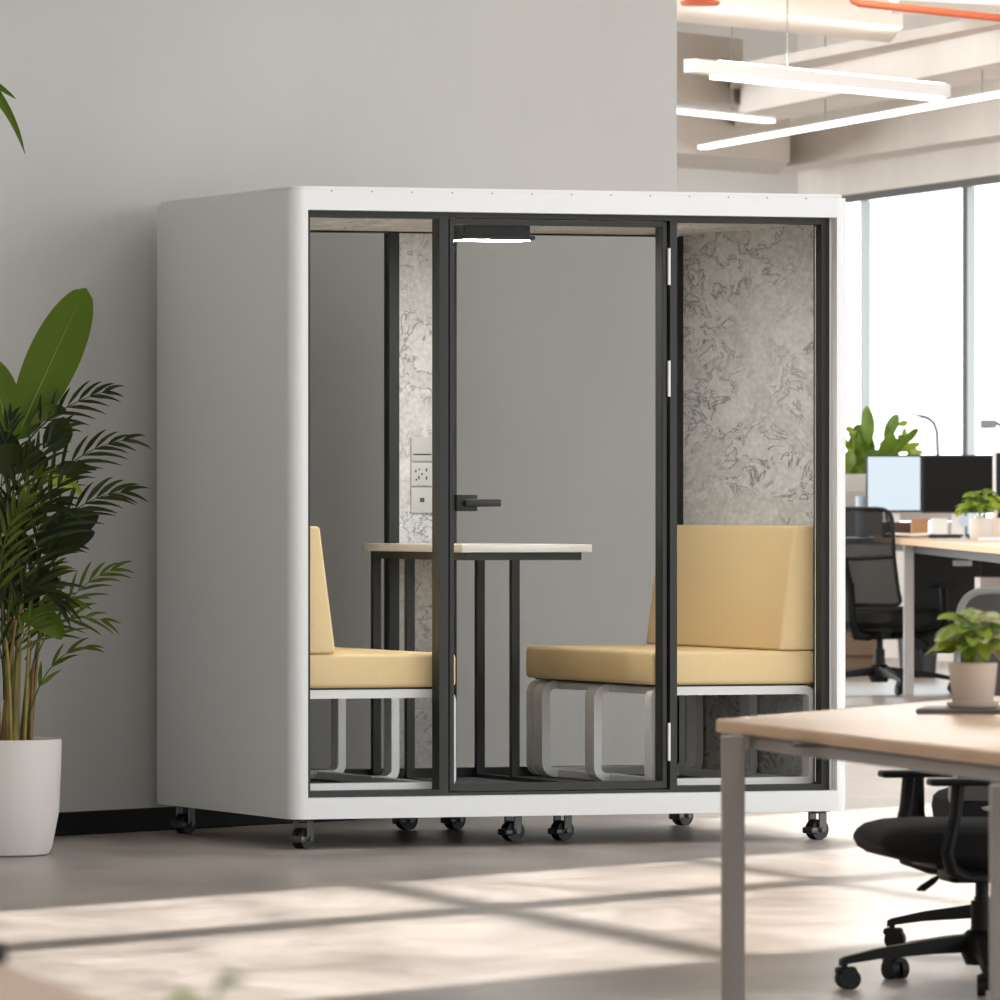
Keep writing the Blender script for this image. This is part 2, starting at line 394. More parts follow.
seg_beam('trim_6',(900,0),44.0,(1060,8),0,.6,1.2,M['offwhite'])
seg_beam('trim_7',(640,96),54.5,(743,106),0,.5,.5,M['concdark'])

# ================================================================ POD
TH=.3652; X0,Y0=-.7278,26.1134; W=2.121; D=1.4833
ct,st=math.cos(TH),math.sin(TH)
def pw(u,v,z=0): return Vector((X0+u*ct-v*st, Y0+u*st+v*ct, z))
pod = empty('office_pod', (X0,Y0,0), TH)
tag(pod,'white and grey glass-fronted meeting pod on casters with a black-framed door','pod')
ZB,ZT=.106,2.301
R=.05
def arc(cx,cy,a0,a1,r=R,n=8): return [(cx+r*math.cos(a0+(a1-a0)*i/n),cy+r*math.sin(a0+(a1-a0)*i/n)) for i in range(n+1)]
lp = arc(R,R,PI,1.5*PI)
def mirror(pl): return [(W-x,y) for x,y in pl][::-1]
left_poly=[(0,D)]+lp+[(.063,0),(.063,.05),(.056,.055),(.056,D)]
right_poly=[(W,D),(W-.056,D),(W-.056,.055),(W-.049,.05),(W-.049,0)]+[(W-x,y) for x,y in lp][::-1]
full=[(0,D)]+lp+[(W-x,y) for x,y in lp][::-1]+[(W,D)]
obj('side_panel', B(prism(left_poly,.179,2.231)), M['white'], pod)
obj('side_panel', B(prism(right_poly,.179,2.231)), M['white'], pod)
obj('roof_panel', B(prism(full,2.231,ZT)), M['white'], pod)
obj('floor_pan', B(prism(full,ZB,.179)), M['white'], pod)
lid=[(.012,D-.01)]+[(x*.0+(.012 if x<.02 else x),max(y,.010)) for x,y in arc(.055,.055,PI,1.5*PI,.045)]+[(W-.055,.010)]+[(W-x,max(y,.01)) for x,y in arc(.055,.055,PI,1.5*PI,.045)][::-1]+[(W-.012,D-.01)]
obj('roof_lid', B(prism([(.012,D-.01)]+arc(.057,.055,PI,1.5*PI,.045)+[(W-a,b) for a,b in arc(.057,.055,PI,1.5*PI,.045)][::-1]+[(W-.012,D-.01)],ZT,ZT+.013,.003,1)), M['white'], pod)
for i in range(13):
    u=.15+i*.15
    obj('screw', B(rod((u,-.0012,ZT-.0035),(u,.004,ZT-.0035),.003,10)), M['screw'], pod)
# linings
IN=W-.060
obj('wall_lining', B(box(IN,W-.0562,.132,D-.004,.21,2.226)), M['felt'], pod)
obj('wall_lining', B(box(.0562,.060,.132,D-.004,.21,2.226)), M['felt'], pod)
obj('ceiling_lining', B(box(.0605,IN-.0005,.132,D-.064,2.214,2.2305)), M['felt'], pod)
obj('interior_floor', B(box(.0605,IN-.0005,.132,D-.064,.1795,.19)), M['carpet'], pod)
BV0,BV1=D-.06,D-.005
bf=obj('rear_frame', B(box(.0605,.085,BV0,BV1,.19,2.21),box(2.0,IN-.0005,BV0,BV1,.19,2.21),
    box(.884,.923,BV0-.004,BV1,.225,2.208),box(1.10,1.15,BV0-.004,BV1,.225,2.208),box(.085,2.0,BV0,BV1,2.208,2.23),box(.085,2.0,BV0,BV1,.1795,.225)), M['dark'], pod)
obj('felt_column', B(box(.9235,1.0995,BV0,BV1,.226,2.2075)), M['felt'], pod)
obj('felt_column', B(box(.0855,.545,BV0,BV1,.226,2.2075)), M['felt'], pod)  # hidden panel added to stop pod lamp light reaching the wall
for a,b in ((.5455,.8835),(1.1505,1.9995)): obj('rear_glass', B(box(a,b,BV0+.02,BV0+.028,.226,2.2075)), M['rglass'], pod)
# front glazing
F0,F1=.055,.128
G0=.072
def fixed_panel(u0,u1,l,r):
    p=obj('fixed_window', B(box(u0,u0+l,F0,F1,.201,2.208),box(u1-r,u1,F0,F1,.201,2.208),box(u0,u1,F0,F1,2.208,2.2305),box(u0,u1,F0,F1,.1795,.201)), M['dark'], pod)
    obj('glass_pane', B(box(u0+l+.0003,u1-r-.0003,G0,G0+.008,.2013,2.2077)), M['glass'], p)
    return p
fixed_panel(.0575,.606,.033,.034)
rp=fixed_panel(1.448,W-.0505,.027,.036)
obj('glazing_bead', B(box(2.016,2.0187,.0715,.0725,.21,2.2)), M['socket'], rp)
obj('door_transom', B(box(.6065,1.4475,F0,F1,2.2125,2.2305)), M['dark'], pod)
obj('door_threshold', B(box(.6065,1.4475,F0,F1,.1795,.190)), M['dark'], pod)
d0,d1=.6105,1.4365
dz0,dz1=.1935,2.209
door=obj('door', B(box(d0,d0+.018,F0+.002,F1-.002,dz0,dz1,.002,1),box(d1-.017,d1,F0+.002,F1-.002,dz0,dz1,.002,1),
    box(d0+.017,d1-.016,F0+.002,F1-.002,dz1-.019,dz1,.001,1),box(d0+.017,d1-.016,F0+.002,F1-.002,dz0,dz0+.026,.001,1)), M['dark'], pod)
obj('glass_pane', B(box(d0+.0183,d1-.0173,G0,G0+.008,dz0+.0263,dz1-.0193)), M['glass'], door)
for y in (247,284),(360,396),(724,762):
    z1_=EYE+(HOR-y[0])/FPX*26.55; z0_=EYE+(HOR-y[1])/FPX*26.55
    obj('hinge', B(rod((1.4425,.051,z0_),(1.4425,.051,z1_),.0055,12)), M['hinge'], door)
obj('handle', B(box(.633,.712,.044,.071,1.180,1.238,.003,2), tube([(.665,.046,1.207),(.665,.020,1.207)],.009,10),
    box(.655,.79,.012,.026,1.196,1.222,.005,2)), M['dark'], door)
# lamp and sockets
lu0,lu1=.772,1.037
lz1=2.205; lz0=2.148
cl_=obj('ceiling_lamp', B(box(lu0,lu1-.012,.34,.50,lz0+.012,lz1,.002,1), box(lu0,lu1,.32,.52,lz0,lz0+.0145,.002,1), rod((.84,.42,lz1),(.84,.42,2.2142),.02), rod((.97,.42,lz1),(.97,.42,2.2142),.02)), M['black'], pod)
obj('diffuser', B(box(lu0+.006,lu1-.006,.36,.48,lz0-.002,lz0-.0002)), M['podlamp'], cl_)
su0,su1=.968,1.055
sz=[1.454,1.361,1.269,1.170]
for k in range(3):
    s=obj('wall_socket', B(box(su0,su1,BV0-.009,BV0-.0002,sz[k+1]+.002,sz[k]-.002,.0025,2)), M['socket'], pod)
    zc=(sz[k]+sz[k+1])/2; v=BV0-.0098
    if k==0: obj('switch_groove', B(box(su0+.008,su1-.008,v,v+.0008,zc-.022,zc-.016)), M['slot'], s)
    elif k==1:
        obj('socket_slot', B(*[box(su0+x-.003,su0+x+.003,v,v+.0008,zc+z-h,zc+z+h) for x,z,h in ((.018,.012,.005),(.032,.018,.003),(.03,-.012,.006),(.042,.0,.004),(.06,.016,.006),(.06,-.014,.006),(.02,-.02,.004))]), M['slot'], s)
    else: obj('data_port', B(box(su0+.034,su0+.052,v,v+.0008,zc-.008,zc+.008)), M['slot'], s)
# casters
def caster(u,v,rot):
    m=Matrix.Translation((u,v,0))@Matrix.Rotation(rot,4,'Z')
    def T(f):
        def g(bm):
            old=set(bm.verts); f(bm)
            for vv in [q for q in bm.verts if q not in old]: vv.co=m@vv.co
        return g
    c=obj('caster', B(T(box(-.032,.032,-.032,.032,.100,.1058)),T(box(-.016,.020,-.034,-.027,.03,.1005,.004,1)),T(box(-.016,.020,.027,.034,.03,.1005,.004,1)),
        T(rod((0,0,.094),(0,0,.1005),.022)),T(box(-.046,-.012,-.03,.03,.022,.046,.006,2)),T(rod((0,-.040,.037),(0,.040,.037),.009))), M['chrome'], pod)
    obj('wheel', B(T(rod((0,-.022,.0365),(0,-.004,.0365),.0365,28)),T(rod((0,.004,.0365),(0,.022,.0365),.0365,28))), M['rubber'], c)
for u,v,r in ((.075,.09,.6),(W-.085,.10,.25),(.075,D-.10,.5),(W-.08,D-.10,.4),(.965,.36,.2),(1.155,.36,.3),(.93,D-.12,.2),(1.12,D-.12,.4)): caster(u,v,r)

# ---------------------------------------------------------------- benches inside the pod
def rloop(u0,u1,w0,w1,r,t,v0,v1,cut=None):   # rounded flat-bar loop in the u-w plane
    def path(a0,a1,b0,b1,rr):
        P=[]
        for (cx,cz,s) in ((a1-rr,b1-rr,0),(a0+rr,b1-rr,PI/2),(a0+rr,b0+rr,PI),(a1-rr,b0+rr,1.5*PI)):
            for i in range(7): a=s+i*PI/12; P.append((cx+rr*math.cos(a),cz+rr*math.sin(a)))
        return P
    o=path(u0,u1,w0,w1,r); i_=path(u0+t,u1-t,w0+t,w1-t,max(r-t,.004))
    def f(bm):
        n=len(o); V=[[bm.verts.new((p[0],y,p[1])) for p in pl] for pl in (o,i_) for y in (v0,v1)]
        a,b,c,d=V
        for k in range(n):
            j=(k+1)%n
            for q in ((a[k],a[j],b[j],b[k]),(c[j],c[k],d[k],d[j]),(a[j],a[k],c[k],c[j]),(b[k],b[j],d[j],d[k])): bm.faces.new(q)
    return f
def cbracket(u0,w0,w1,r,t,v0,v1,tab,sgn):   # C-shaped leg: open side along +sgn
    o=[(u0+tab,w1)]+[(u0+r-r*math.sin(i*PI/12),w1-r+r*math.cos(i*PI/12)) for i in range(7)]
    o+=[(u0+r-r*math.cos(i*PI/12),w0+r-r*math.sin(i*PI/12)) for i in range(7)]+[(u0+tab,w0)]
    q=r-t
    i_=[(u0+tab,w1-t)]+[(u0+r-q*math.sin(i*PI/12),w1-r+q*math.cos(i*PI/12)) for i in range(7)]
    i_+=[(u0+r-q*math.cos(i*PI/12),w0+r-q*math.sin(i*PI/12)) for i in range(7)]+[(u0+tab,w0+t)]
    if sgn<0: o=[(2*u0-x,z) for x,z in o]; i_=[(2*u0-x,z) for x,z in i_]
    def f(bm):
        n=len(o); a=[bm.verts.new((p[0],v0,p[1])) for p in o]; b=[bm.verts.new((p[0],v1,p[1])) for p in o]
        c=[bm.verts.new((p[0],v0,p[1])) for p in i_]; d=[bm.verts.new((p[0],v1,p[1])) for p in i_]
        for k in range(n-1):
            j=k+1
            for q_ in ((a[k],a[j],b[j],b[k]),(c[j],c[k],d[k],d[j]),(a[j],a[k],c[k],c[j]),(b[k],b[j],d[j],d[k])): bm.faces.new(q_)
        for k in (0,n-1): bm.faces.new((a[k],b[k],d[k],c[k]))
    return f
def bench(u_in,u_out,label):   # u_in: edge towards the table, u_out: towards the pod wall
    s=1 if u_out>u_in else -1
    c=pw((u_in+u_out)/2,.76,.19); root=empty('bench_seat',c,TH); tag(root,label,'bench','tan bench seats in the pod')
    cu,cv=(u_in+u_out)/2,.76
    def L(f):
        def g(bm):
            old=set(bm.verts); f(bm)
            for vv in [q for q in bm.verts if q not in old]: vv.co=vv.co-Vector((cu,cv,.19))
        return g
    lo,hi=min(u_in,u_out),max(u_in,u_out)
    obj('seat_cushion', B(L(box(lo,hi,.135,1.385,.559,.678,.016,4))), M['tan'], root)
    # wedge backrest: profile in the u-w plane
    pr=[(u_out,.680),(u_out-s*.150,.680),(u_out-s*.090,1.127),(u_out,1.127)]
    def wedge(bm):
        a=[bm.verts.new((x,.135,z)) for x,z in pr]; b=[bm.verts.new((x,1.415,z)) for x,z in pr]
        fs=[bm.faces.new(a),bm.faces.new(b[::-1])]+[bm.faces.new((a[k],b[k],b[(k+1)%4],a[(k+1)%4])) for k in range(4)]
        bmesh.ops.recalc_face_normals(bm,faces=fs)
        bmesh.ops.bevel(bm,geom=list({e for q in fs for e in q.edges}),offset=.012,segments=4,profile=.5,affect='EDGES')
    obj('back_cushion', B(L(wedge)), M['tan'], root)
    fw0,fw1=.194,.552
    obj('frame_loop', B(L(rloop(lo,hi,fw0,fw1,.045,.03,.14,.20))), M['bench'], root)
    obj('frame_loop', B(L(rloop(lo,hi,fw0+.002,fw1-.002,.045,.03,1.31,1.37))), M['bench'], root)
    for v in (((.68,.77),(1.20,1.29)) if s>0 else ((.73,.81),(1.30,1.38))):
        obj('leg_bracket', B(L(cbracket(u_in-s*.003,fw0,fw1-.001,.055,.03,v[0],v[1],.105,s))), M['bench'], root)
        obj('leg_bracket', B(L(cbracket(u_out-s*.003,fw0,fw1-.001,.055,.03,v[0],v[1],.105,-s))), M['bench'], root)
        for z in (fw0+.015,fw1-.016): obj('bolt', B(L(rod((u_in+s*.09,v[0]-.004,z),(u_in+s*.09,v[0]+.002,z),.006,8))), M['slot'], root)
    obj('side_rail', B(*[L(box(min(a,b),max(a,b),.20,1.31,z-.014,z+.014,.002,1)) for z in (fw0+.0145,fw1-.017) for a,b in ((u_in+s*.06,u_in+s*.10),(u_out-s*.06,u_out-s*.10))]), M['bench'], root)
    obj('seat_board', B(L(box(lo+.03,hi-.03,.16,1.36,fw1+.0005,.5585))), M['black'], root)
    return root
bench(1.408,2.052,'tan bench with white steel legs, right of the narrow table in the pod')
bench(.667,.066,'tan bench with white steel legs, left of the narrow table in the pod')

# table in the pod
tu0,tu1,tv0,tv1=.805,1.245,.40,1.405
tb=empty('meeting_table',pw((tu0+tu1)/2,(tv0+tv1)/2,.19),TH); tag(tb,'narrow cream-topped table on thin black legs between the two tan benches','table')
cu,cv=(tu0+tu1)/2,(tv0+tv1)/2
def TL(f):
    def g(bm):
        old=set(bm.verts); f(bm)
        for vv in [q for q in bm.verts if q not in old]: vv.co=vv.co-Vector((cu,cv,.19))
    return g
TZ=1.060
obj('tabletop', B(TL(box(tu0-.03,tu1+.03,tv0-.03,tv1+.01,TZ-.028,TZ,.003,2))), M['tabletop'], tb)
obj('top_frame', B(TL(box(tu0,tu1,tv0,tv0+.03,TZ-.056,TZ-.0285)),TL(box(tu0,tu1,tv1-.03,tv1,TZ-.056,TZ-.0285)),TL(box(tu0,tu0+.03,tv0+.03,tv1-.03,TZ-.056,TZ-.0285)),TL(box(tu1-.03,tu1,tv0+.03,tv1-.03,TZ-.056,TZ-.0285))), M['dark'], tb)
for u in (tu0,tu1-.03):
    for v in (tv1-.03,tv1-.39): obj('leg', B(TL(box(u,u+.03,v,v+.03,.205,TZ-.0565))), M['dark'], tb)
    obj('foot_bar', B(TL(box(u,u+.03,tv0+.02,tv1,.1905,.2045))), M['dark'], tb)

# ================================================================ LEFT PLANT
PY=25.75
pl=empty('potted_palm',(at(-3,850,PY).x,PY,0)); tag(pl,'tall leafy palm in a cream pot at the left edge, before the wall','plant')
PX=pl.location.x
pr_=[(0,.0),(.165,0),(.178,.006),(.19,.03),(.213,.15),(.22,.30),(.222,.397),(.216,.400),(.211,.396),(.205,.37),(0,.37)]
obj('pot', B(lathe(pr_,56)), M['pot'], pl)
obj('soil', B(lathe([(0,.3705),(.206,.3705),(.203,.384),(.1,.392),(0,.396)],40)), M['soil'], pl)
def P(px,py,dy=0.0):
    q=at(px,py,PY+dy); return Vector((q.x-PX,dy,q.z))
# canes
for i,(xb,xt,yt,dy,mm,r) in enumerate(((8,2,590,-.03,'cane',.0085),(17,24,560,.02,'cane',.009),(24,30,600,-.05,'cane',.007),(27,45,600,.03,'canebrown',.010),(12,12,520,.05,'cane',.008),
      (-6,-10,560,0,'cane',.009),(-14,-30,600,.04,'canebrown',.008),(-20,-45,580,-.03,'cane',.008),(2,16,620,-.08,'canebrown',.008),(20,38,640,.06,'cane',.007),(31,34,660,0,'canebrown',.008),(-28,-60,620,.02,'cane',.008),(5,10,610,.03,'canebrown',.011),(21,30,640,.05,'canebrown',.011),(14,20,600,-.02,'cane',.010),(-1,-4,600,-.06,'canebrown',.010),(29,37,660,.02,'canebrown',.009),(10,6,640,-.09,'cane',.009))):
    b=P(xb,742,dy); t=P(xt,yt,dy*2); m_=(b+t)/2+Vector((random.uniform(-.01,.01),0,0)); b=Vector((b.x,b.y,.375))
    obj('cane', B(tube(bez(b,m_,t,8),[r*(1-.45*k/8) for k in range(9)],8)), M[mm], pl)
def frond(base,mid,tip,n,length,mat_,dy=0.0,dyt=0.0,wd_=.022,droop=.25,spread=1.0):
    a,b,c=P(*base,dy),P(*mid,(dy+dyt)/2),P(*tip,dyt)
    L=bez(a,b,c,16); fs=[tube(L,[.0035*(1-.7*i/16) for i in range(17)],6)]
    for k in range(n):
        t=.28+.70*k/(n-1); i=min(15,int(t*16)); p=L[i].lerp(L[i+1],t*16-i); d=(L[i+1]-L[i]).normalized()
        side=d.cross(Vector((0,-1,0))).normalized()
        for sgn in (-1,1):
            ln_=1.35*length*(.55+.75*math.sin(PI*min(1,.18+t*.75)))*random.uniform(.85,1.12)
            ang=spread*(.92-.70*t)
            dr=(d*math.cos(ang)+side*sgn*math.sin(ang)+Vector((0,random.uniform(-.35,.35),0))).normalized()
            e=p+dr*ln_+Vector((0,0,-droop*ln_*(.4+.6*t))); m2=p+dr*ln_*.55+Vector((0,0,.05*ln_))
            fs.append(blade(bez(p,m2,e,6),wd_*random.uniform(.75,1.0),Vector((dr.z,random.uniform(-.3,.3),-dr.x)),.35,lance))
    return obj('frond', B(*fs), M[mat_], pl)
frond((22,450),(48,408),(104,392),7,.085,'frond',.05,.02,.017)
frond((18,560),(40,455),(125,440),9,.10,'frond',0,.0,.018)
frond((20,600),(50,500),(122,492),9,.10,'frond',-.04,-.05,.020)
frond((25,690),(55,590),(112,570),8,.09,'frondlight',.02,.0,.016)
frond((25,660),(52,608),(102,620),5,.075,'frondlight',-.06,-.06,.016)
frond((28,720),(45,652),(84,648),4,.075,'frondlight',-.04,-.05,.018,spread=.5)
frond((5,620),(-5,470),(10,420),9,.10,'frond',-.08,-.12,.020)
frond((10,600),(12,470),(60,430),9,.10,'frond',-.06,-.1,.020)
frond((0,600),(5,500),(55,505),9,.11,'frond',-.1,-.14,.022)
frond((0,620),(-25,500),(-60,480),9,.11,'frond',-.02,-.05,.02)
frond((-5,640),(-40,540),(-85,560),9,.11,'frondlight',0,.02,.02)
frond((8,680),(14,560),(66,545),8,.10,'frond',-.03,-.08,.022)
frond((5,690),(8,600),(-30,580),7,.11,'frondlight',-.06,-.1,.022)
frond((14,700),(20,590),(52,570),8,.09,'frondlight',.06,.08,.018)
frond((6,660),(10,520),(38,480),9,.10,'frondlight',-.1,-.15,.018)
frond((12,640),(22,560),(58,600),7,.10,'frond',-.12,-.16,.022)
def bleaf(pts,width,mm,dy,prof=oval,fold=.12,rib=True,name='broad_leaf',yaw=.25):
    L=bez(P(*pts[0],dy),P(*pts[1],dy+.02),P(*pts[2],dy+.01),26)
    d=(L[-1]-L[0]).normalized(); s=d.cross(Vector((yaw,-1,0))).normalized()
    o=obj(name, B(blade(L,width,s,fold,prof)), M[mm], pl)
    if rib:
        fr=Vector((0,-.003,0))
        obj('midrib', B(tube([p+fr for p in L[:24]],[.0032*(1-.8*i/23) for i in range(24)],6)), M['midrib'], o)
        obj('leaf_stalk', B(tube(bez(P(14,600,dy+.02),P((pts[0][0]+14)/2-4,540,dy+.01),L[0],8),.004,6)), M['frondlight'], o)
    return o
def biglf(t): return (max(0,math.sin(PI*(t**.85)))**.5)*(.68+.46*t)
bleaf([(16,440),(48,366),(86,288)],.200,'broad',.06,biglf,.10)
bleaf([(10,452),(4,400),(-14,358)],.150,'broad',.00,biglf,.10)
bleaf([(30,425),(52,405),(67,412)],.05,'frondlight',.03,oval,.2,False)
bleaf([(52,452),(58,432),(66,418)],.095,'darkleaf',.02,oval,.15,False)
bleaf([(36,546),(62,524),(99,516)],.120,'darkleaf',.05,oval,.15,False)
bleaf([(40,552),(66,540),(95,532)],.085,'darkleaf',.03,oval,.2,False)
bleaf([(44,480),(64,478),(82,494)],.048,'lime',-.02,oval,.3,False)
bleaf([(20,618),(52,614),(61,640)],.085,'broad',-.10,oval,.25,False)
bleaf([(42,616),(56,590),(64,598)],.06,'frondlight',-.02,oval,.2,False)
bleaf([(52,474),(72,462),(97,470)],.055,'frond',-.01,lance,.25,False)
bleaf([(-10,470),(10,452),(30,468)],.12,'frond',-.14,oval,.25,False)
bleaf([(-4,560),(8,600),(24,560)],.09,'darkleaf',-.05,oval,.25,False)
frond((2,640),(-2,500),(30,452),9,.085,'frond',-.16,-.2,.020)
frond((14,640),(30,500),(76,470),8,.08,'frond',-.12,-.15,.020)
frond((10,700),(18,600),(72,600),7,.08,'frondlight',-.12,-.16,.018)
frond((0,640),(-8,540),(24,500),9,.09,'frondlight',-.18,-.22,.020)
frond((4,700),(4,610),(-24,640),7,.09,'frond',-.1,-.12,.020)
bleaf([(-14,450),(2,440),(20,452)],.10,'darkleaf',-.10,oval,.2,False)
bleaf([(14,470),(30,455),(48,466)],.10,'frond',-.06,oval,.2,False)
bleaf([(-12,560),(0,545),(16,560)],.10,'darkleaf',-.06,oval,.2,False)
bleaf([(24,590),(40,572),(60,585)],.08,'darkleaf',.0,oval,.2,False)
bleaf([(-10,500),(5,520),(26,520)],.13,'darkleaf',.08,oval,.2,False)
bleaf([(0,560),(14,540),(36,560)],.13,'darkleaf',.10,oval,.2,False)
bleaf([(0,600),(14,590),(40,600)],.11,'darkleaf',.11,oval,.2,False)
# leaf tips of a tall plant that reaches into the top left corner
tl=empty('tall_plant',(-2.35,24.6,0)); tag(tl,'tall plant whose long green leaf tips reach in at the top left corner','plant')
obj('pot', B(lathe([(0,0),(.16,0),(.2,.38),(.19,.38),(.185,.34),(0,.34)],40)), M['pot'], tl)
obj('stem', B(tube([(0,0,.341),(.02,0,1.2),(.05,0,2.3)],[.02,.016,.010],8)), M['canebrown'], tl)
def Q(px,py,dy=0.0):
    q=at(px,py,24.6+dy); return Vector((q.x+2.35,dy,q.z))
for (tip,dy,w) in (((-60,200),-.1,.06),((-120,120),.1,.06),((-90,60),.0,.05)):
    a=Vector((.05,0,2.28)); c=Q(*tip,dy); b=(a+c)/2+Vector((.02,0,.16))
    d=(c-a).normalized(); obj('strap_leaf', B(blade(bez(a,b,c,12),w,d.cross(Vector((.2,-1,0))),.3,lance)), M['broad'], tl)

for p0,p1,p2,w in (((-70,50),(-10,78),(16,99),.042),((-70,50),(2,72),(25,154),.052)):
    a,b,c=Q(*p0),Q(*p1),Q(*p2); d=(c-a).normalized()
    obj('strap_leaf', B(blade(bez(a,b,c,14),w,d.cross(Vector((.2,-1,0))),.25,lance)), M['broad'], tl)
    obj('strap_leaf', B(blade(bez(Vector((.05,0,2.2)),(a+Vector((.05,0,2.2)))/2+Vector((0,.02,.1)),a+(b-a)*.15,8),.02,Vector((0,-.3,1)),.2,lambda t:1)), M['broad'], tl)

# ================================================================ FRONT TABLE (right foreground)
def edge(px,py,z): v=flr(px,py,z); return (v.x,v.y)
TT=.74
A_=edge(716,719,TT); B1=edge(1000,752,TT); C1=edge(845,707.5,TT); C2=edge(952,699.5,TT)
def ext(a,b,k): return (a[0]+(b[0]-a[0])*k, a[1]+(b[1]-a[1])*k)
Bx=ext(A_,B1,1.35); Cx=ext(A_,C2,1.2)
poly=[A_,Bx,(2.3,Bx[1]),(2.95,(Bx[1]+Cx[1])/2),(2.3,Cx[1]),Cx]
ft=empty('wood_table',(A_[0]+.8,A_[1],0)); tag(ft,'oak-topped table with taupe steel frame in the right foreground','table')
fo=Vector((A_[0]+.8,A_[1]))
pl_=[(x-fo.x,y-fo.y) for x,y in poly]
obj('tabletop', B(prism(pl_,TT-.028,TT,.004,2,side_mi=1)), [M['oak'],M['oakedge']], ft)
def inset(pts,k):   # inset towards the middle
    cx=sum(p[0] for p in pts)/len(pts); cy=sum(p[1] for p in pts)/len(pts)
    out=[]
    for x,y in pts:
        v=Vector((cx-x,cy-y)); out.append((x+v.normalized().x*k,y+v.normalized().y*k))
    return out
i1=inset(pl_,.022); i2=inset(pl_,.07)
def rail(bm):
    n=len(i1)
    for z in (0,):
        a=[bm.verts.new((*p,TT-.058)) for p in i1]; b=[bm.verts.new((*p,TT-.033)) for p in i1]
        c=[bm.verts.new((*p,TT-.058)) for p in i2]; d=[bm.verts.new((*p,TT-.033)) for p in i2]
        for k in range(n):
            j=(k+1)%n
            for q in ((a[k],a[j],b[j],b[k]),(c[j],c[k],d[k],d[j]),(a[j],a[k],c[k],c[j]),(b[k],b[j],d[j],d[k])): bm.faces.new(q)
obj('frame_rail', B(rail), M['deskmetal'], ft, smooth=False)
cx_=sum(p[0] for p in i1)/6; cy_=sum(p[1] for p in i1)/6
obj('spacer', B(*[box(x-.04,x+.04,y-.1,y+.1,TT-.0335,TT-.0275) for x,y in [((a[0]+b[0])/2*.5+a[0]*.5,(a[1]+b[1])/2*.5+a[1]*.5) for a,b in zip(i1,i1[1:]+i1[:1])]]), M['black'], ft)
def tleg(px,Y,zt,w=.052):
    x=(px-500)/FPX*Y; obj('leg', B(box(x-fo.x,x-fo.x+w,Y-fo.y-.01,Y-fo.y+w-.01,0,zt,.004,2)), M['deskmetal'], ft)
tleg(721.5,16.03,TT-.0285,.05); tleg(991,14.05,TT-.0585,.06)
for p in (2,3,4): 
    x,y=i2[p]; obj('leg', B(box(x-.03,x+.03,y-.03,y+.03,0,TT-.0585,.004,2)), M['deskmetal'], ft)
# pot, saucer, notebook on the table
def potted(name,label,loc,r,h,ground_r,leaves,spreadx,height,seed,sc=1.0,potm='pot2',leafm=('lime','lime','leaf','pale'),lw=.05,cat='plant',group=None,prof=heart):
    random.seed(seed)
    o=empty(name,loc); tag(o,label,cat,group)
    obj('pot', B(lathe([(0,0),(ground_r,0),(ground_r+.002,.003),(r,h-.003),(r-.001,h),(r-.006,h),(r-.008,h-.012),(0,h-.012)],40)), M[potm], o)
    obj('soil', B(lathe([(0,h-.0118),(r-.009,h-.0118),(r*.5,h-.006),(0,h-.004)],24)), M['soil'], o)
    for i in range(leaves):
        t=(i+.5)/leaves; a=i*2.399+random.uniform(-.3,.3); rr=spreadx*math.sqrt(t)*random.uniform(.75,1.05)
        z=h+height*(1-.75*t)*random.uniform(.75,1.05)
        base=Vector((math.cos(a)*r*.3,math.sin(a)*r*.3,h-.01)); p=Vector((math.cos(a)*rr*.62,math.sin(a)*rr*.62,z))
        out=Vector((math.cos(a),math.sin(a),random.uniform(-.35,.5))).normalized(); ll=lw*random.uniform(1.0,1.5)
        tip=p+out*ll-Vector((0,0,ll*.25)); m_=p+out*ll*.5+Vector((0,0,ll*.15))
        sd=out.cross(Vector((random.uniform(-.3,.3),-.5,1))).normalized()
        lf=obj('leaf', B(blade(bez(p,m_,tip,8),lw*random.uniform(.8,1.1),sd,.22,prof,thick=.0006), tube(bez(base,(base+p)/2+Vector((0,0,height*.2)),p,6),.0013*sc,5)), M[random.choice(leafm)], o)
    return o
NY=flr(972,714,TT).y
nb=obj('notebook', B(box(-.11,.19,-.10,.16,0,.011,.002,1)), M['slate']); nb.location=(flr(972,714,TT).x,NY+.1,TT); nb.rotation_euler=(0,0,-.15)
tag(nb,'flat dark taupe notebook under the beige plant pot on the oak table','notebook')
sx=at(973,708,NY+.12)
sa=obj('saucer', B(lathe([(0,0),(.052,0),(.058,.004),(.060,.013),(.056,.0135),(.053,.006),(0,.006)],40)), M['saucer']); sa.location=(sx.x,NY+.12,TT+.011)
tag(sa,'round beige saucer between the plant pot and the dark notebook','saucer')
potted('potted_plant','lime green leafy plant in a beige pot on the right foreground oak table',(sx.x,NY+.12,TT+.0172),.055,.094,.044,44,.085,.105,3,lw=.05,potm='pot2')

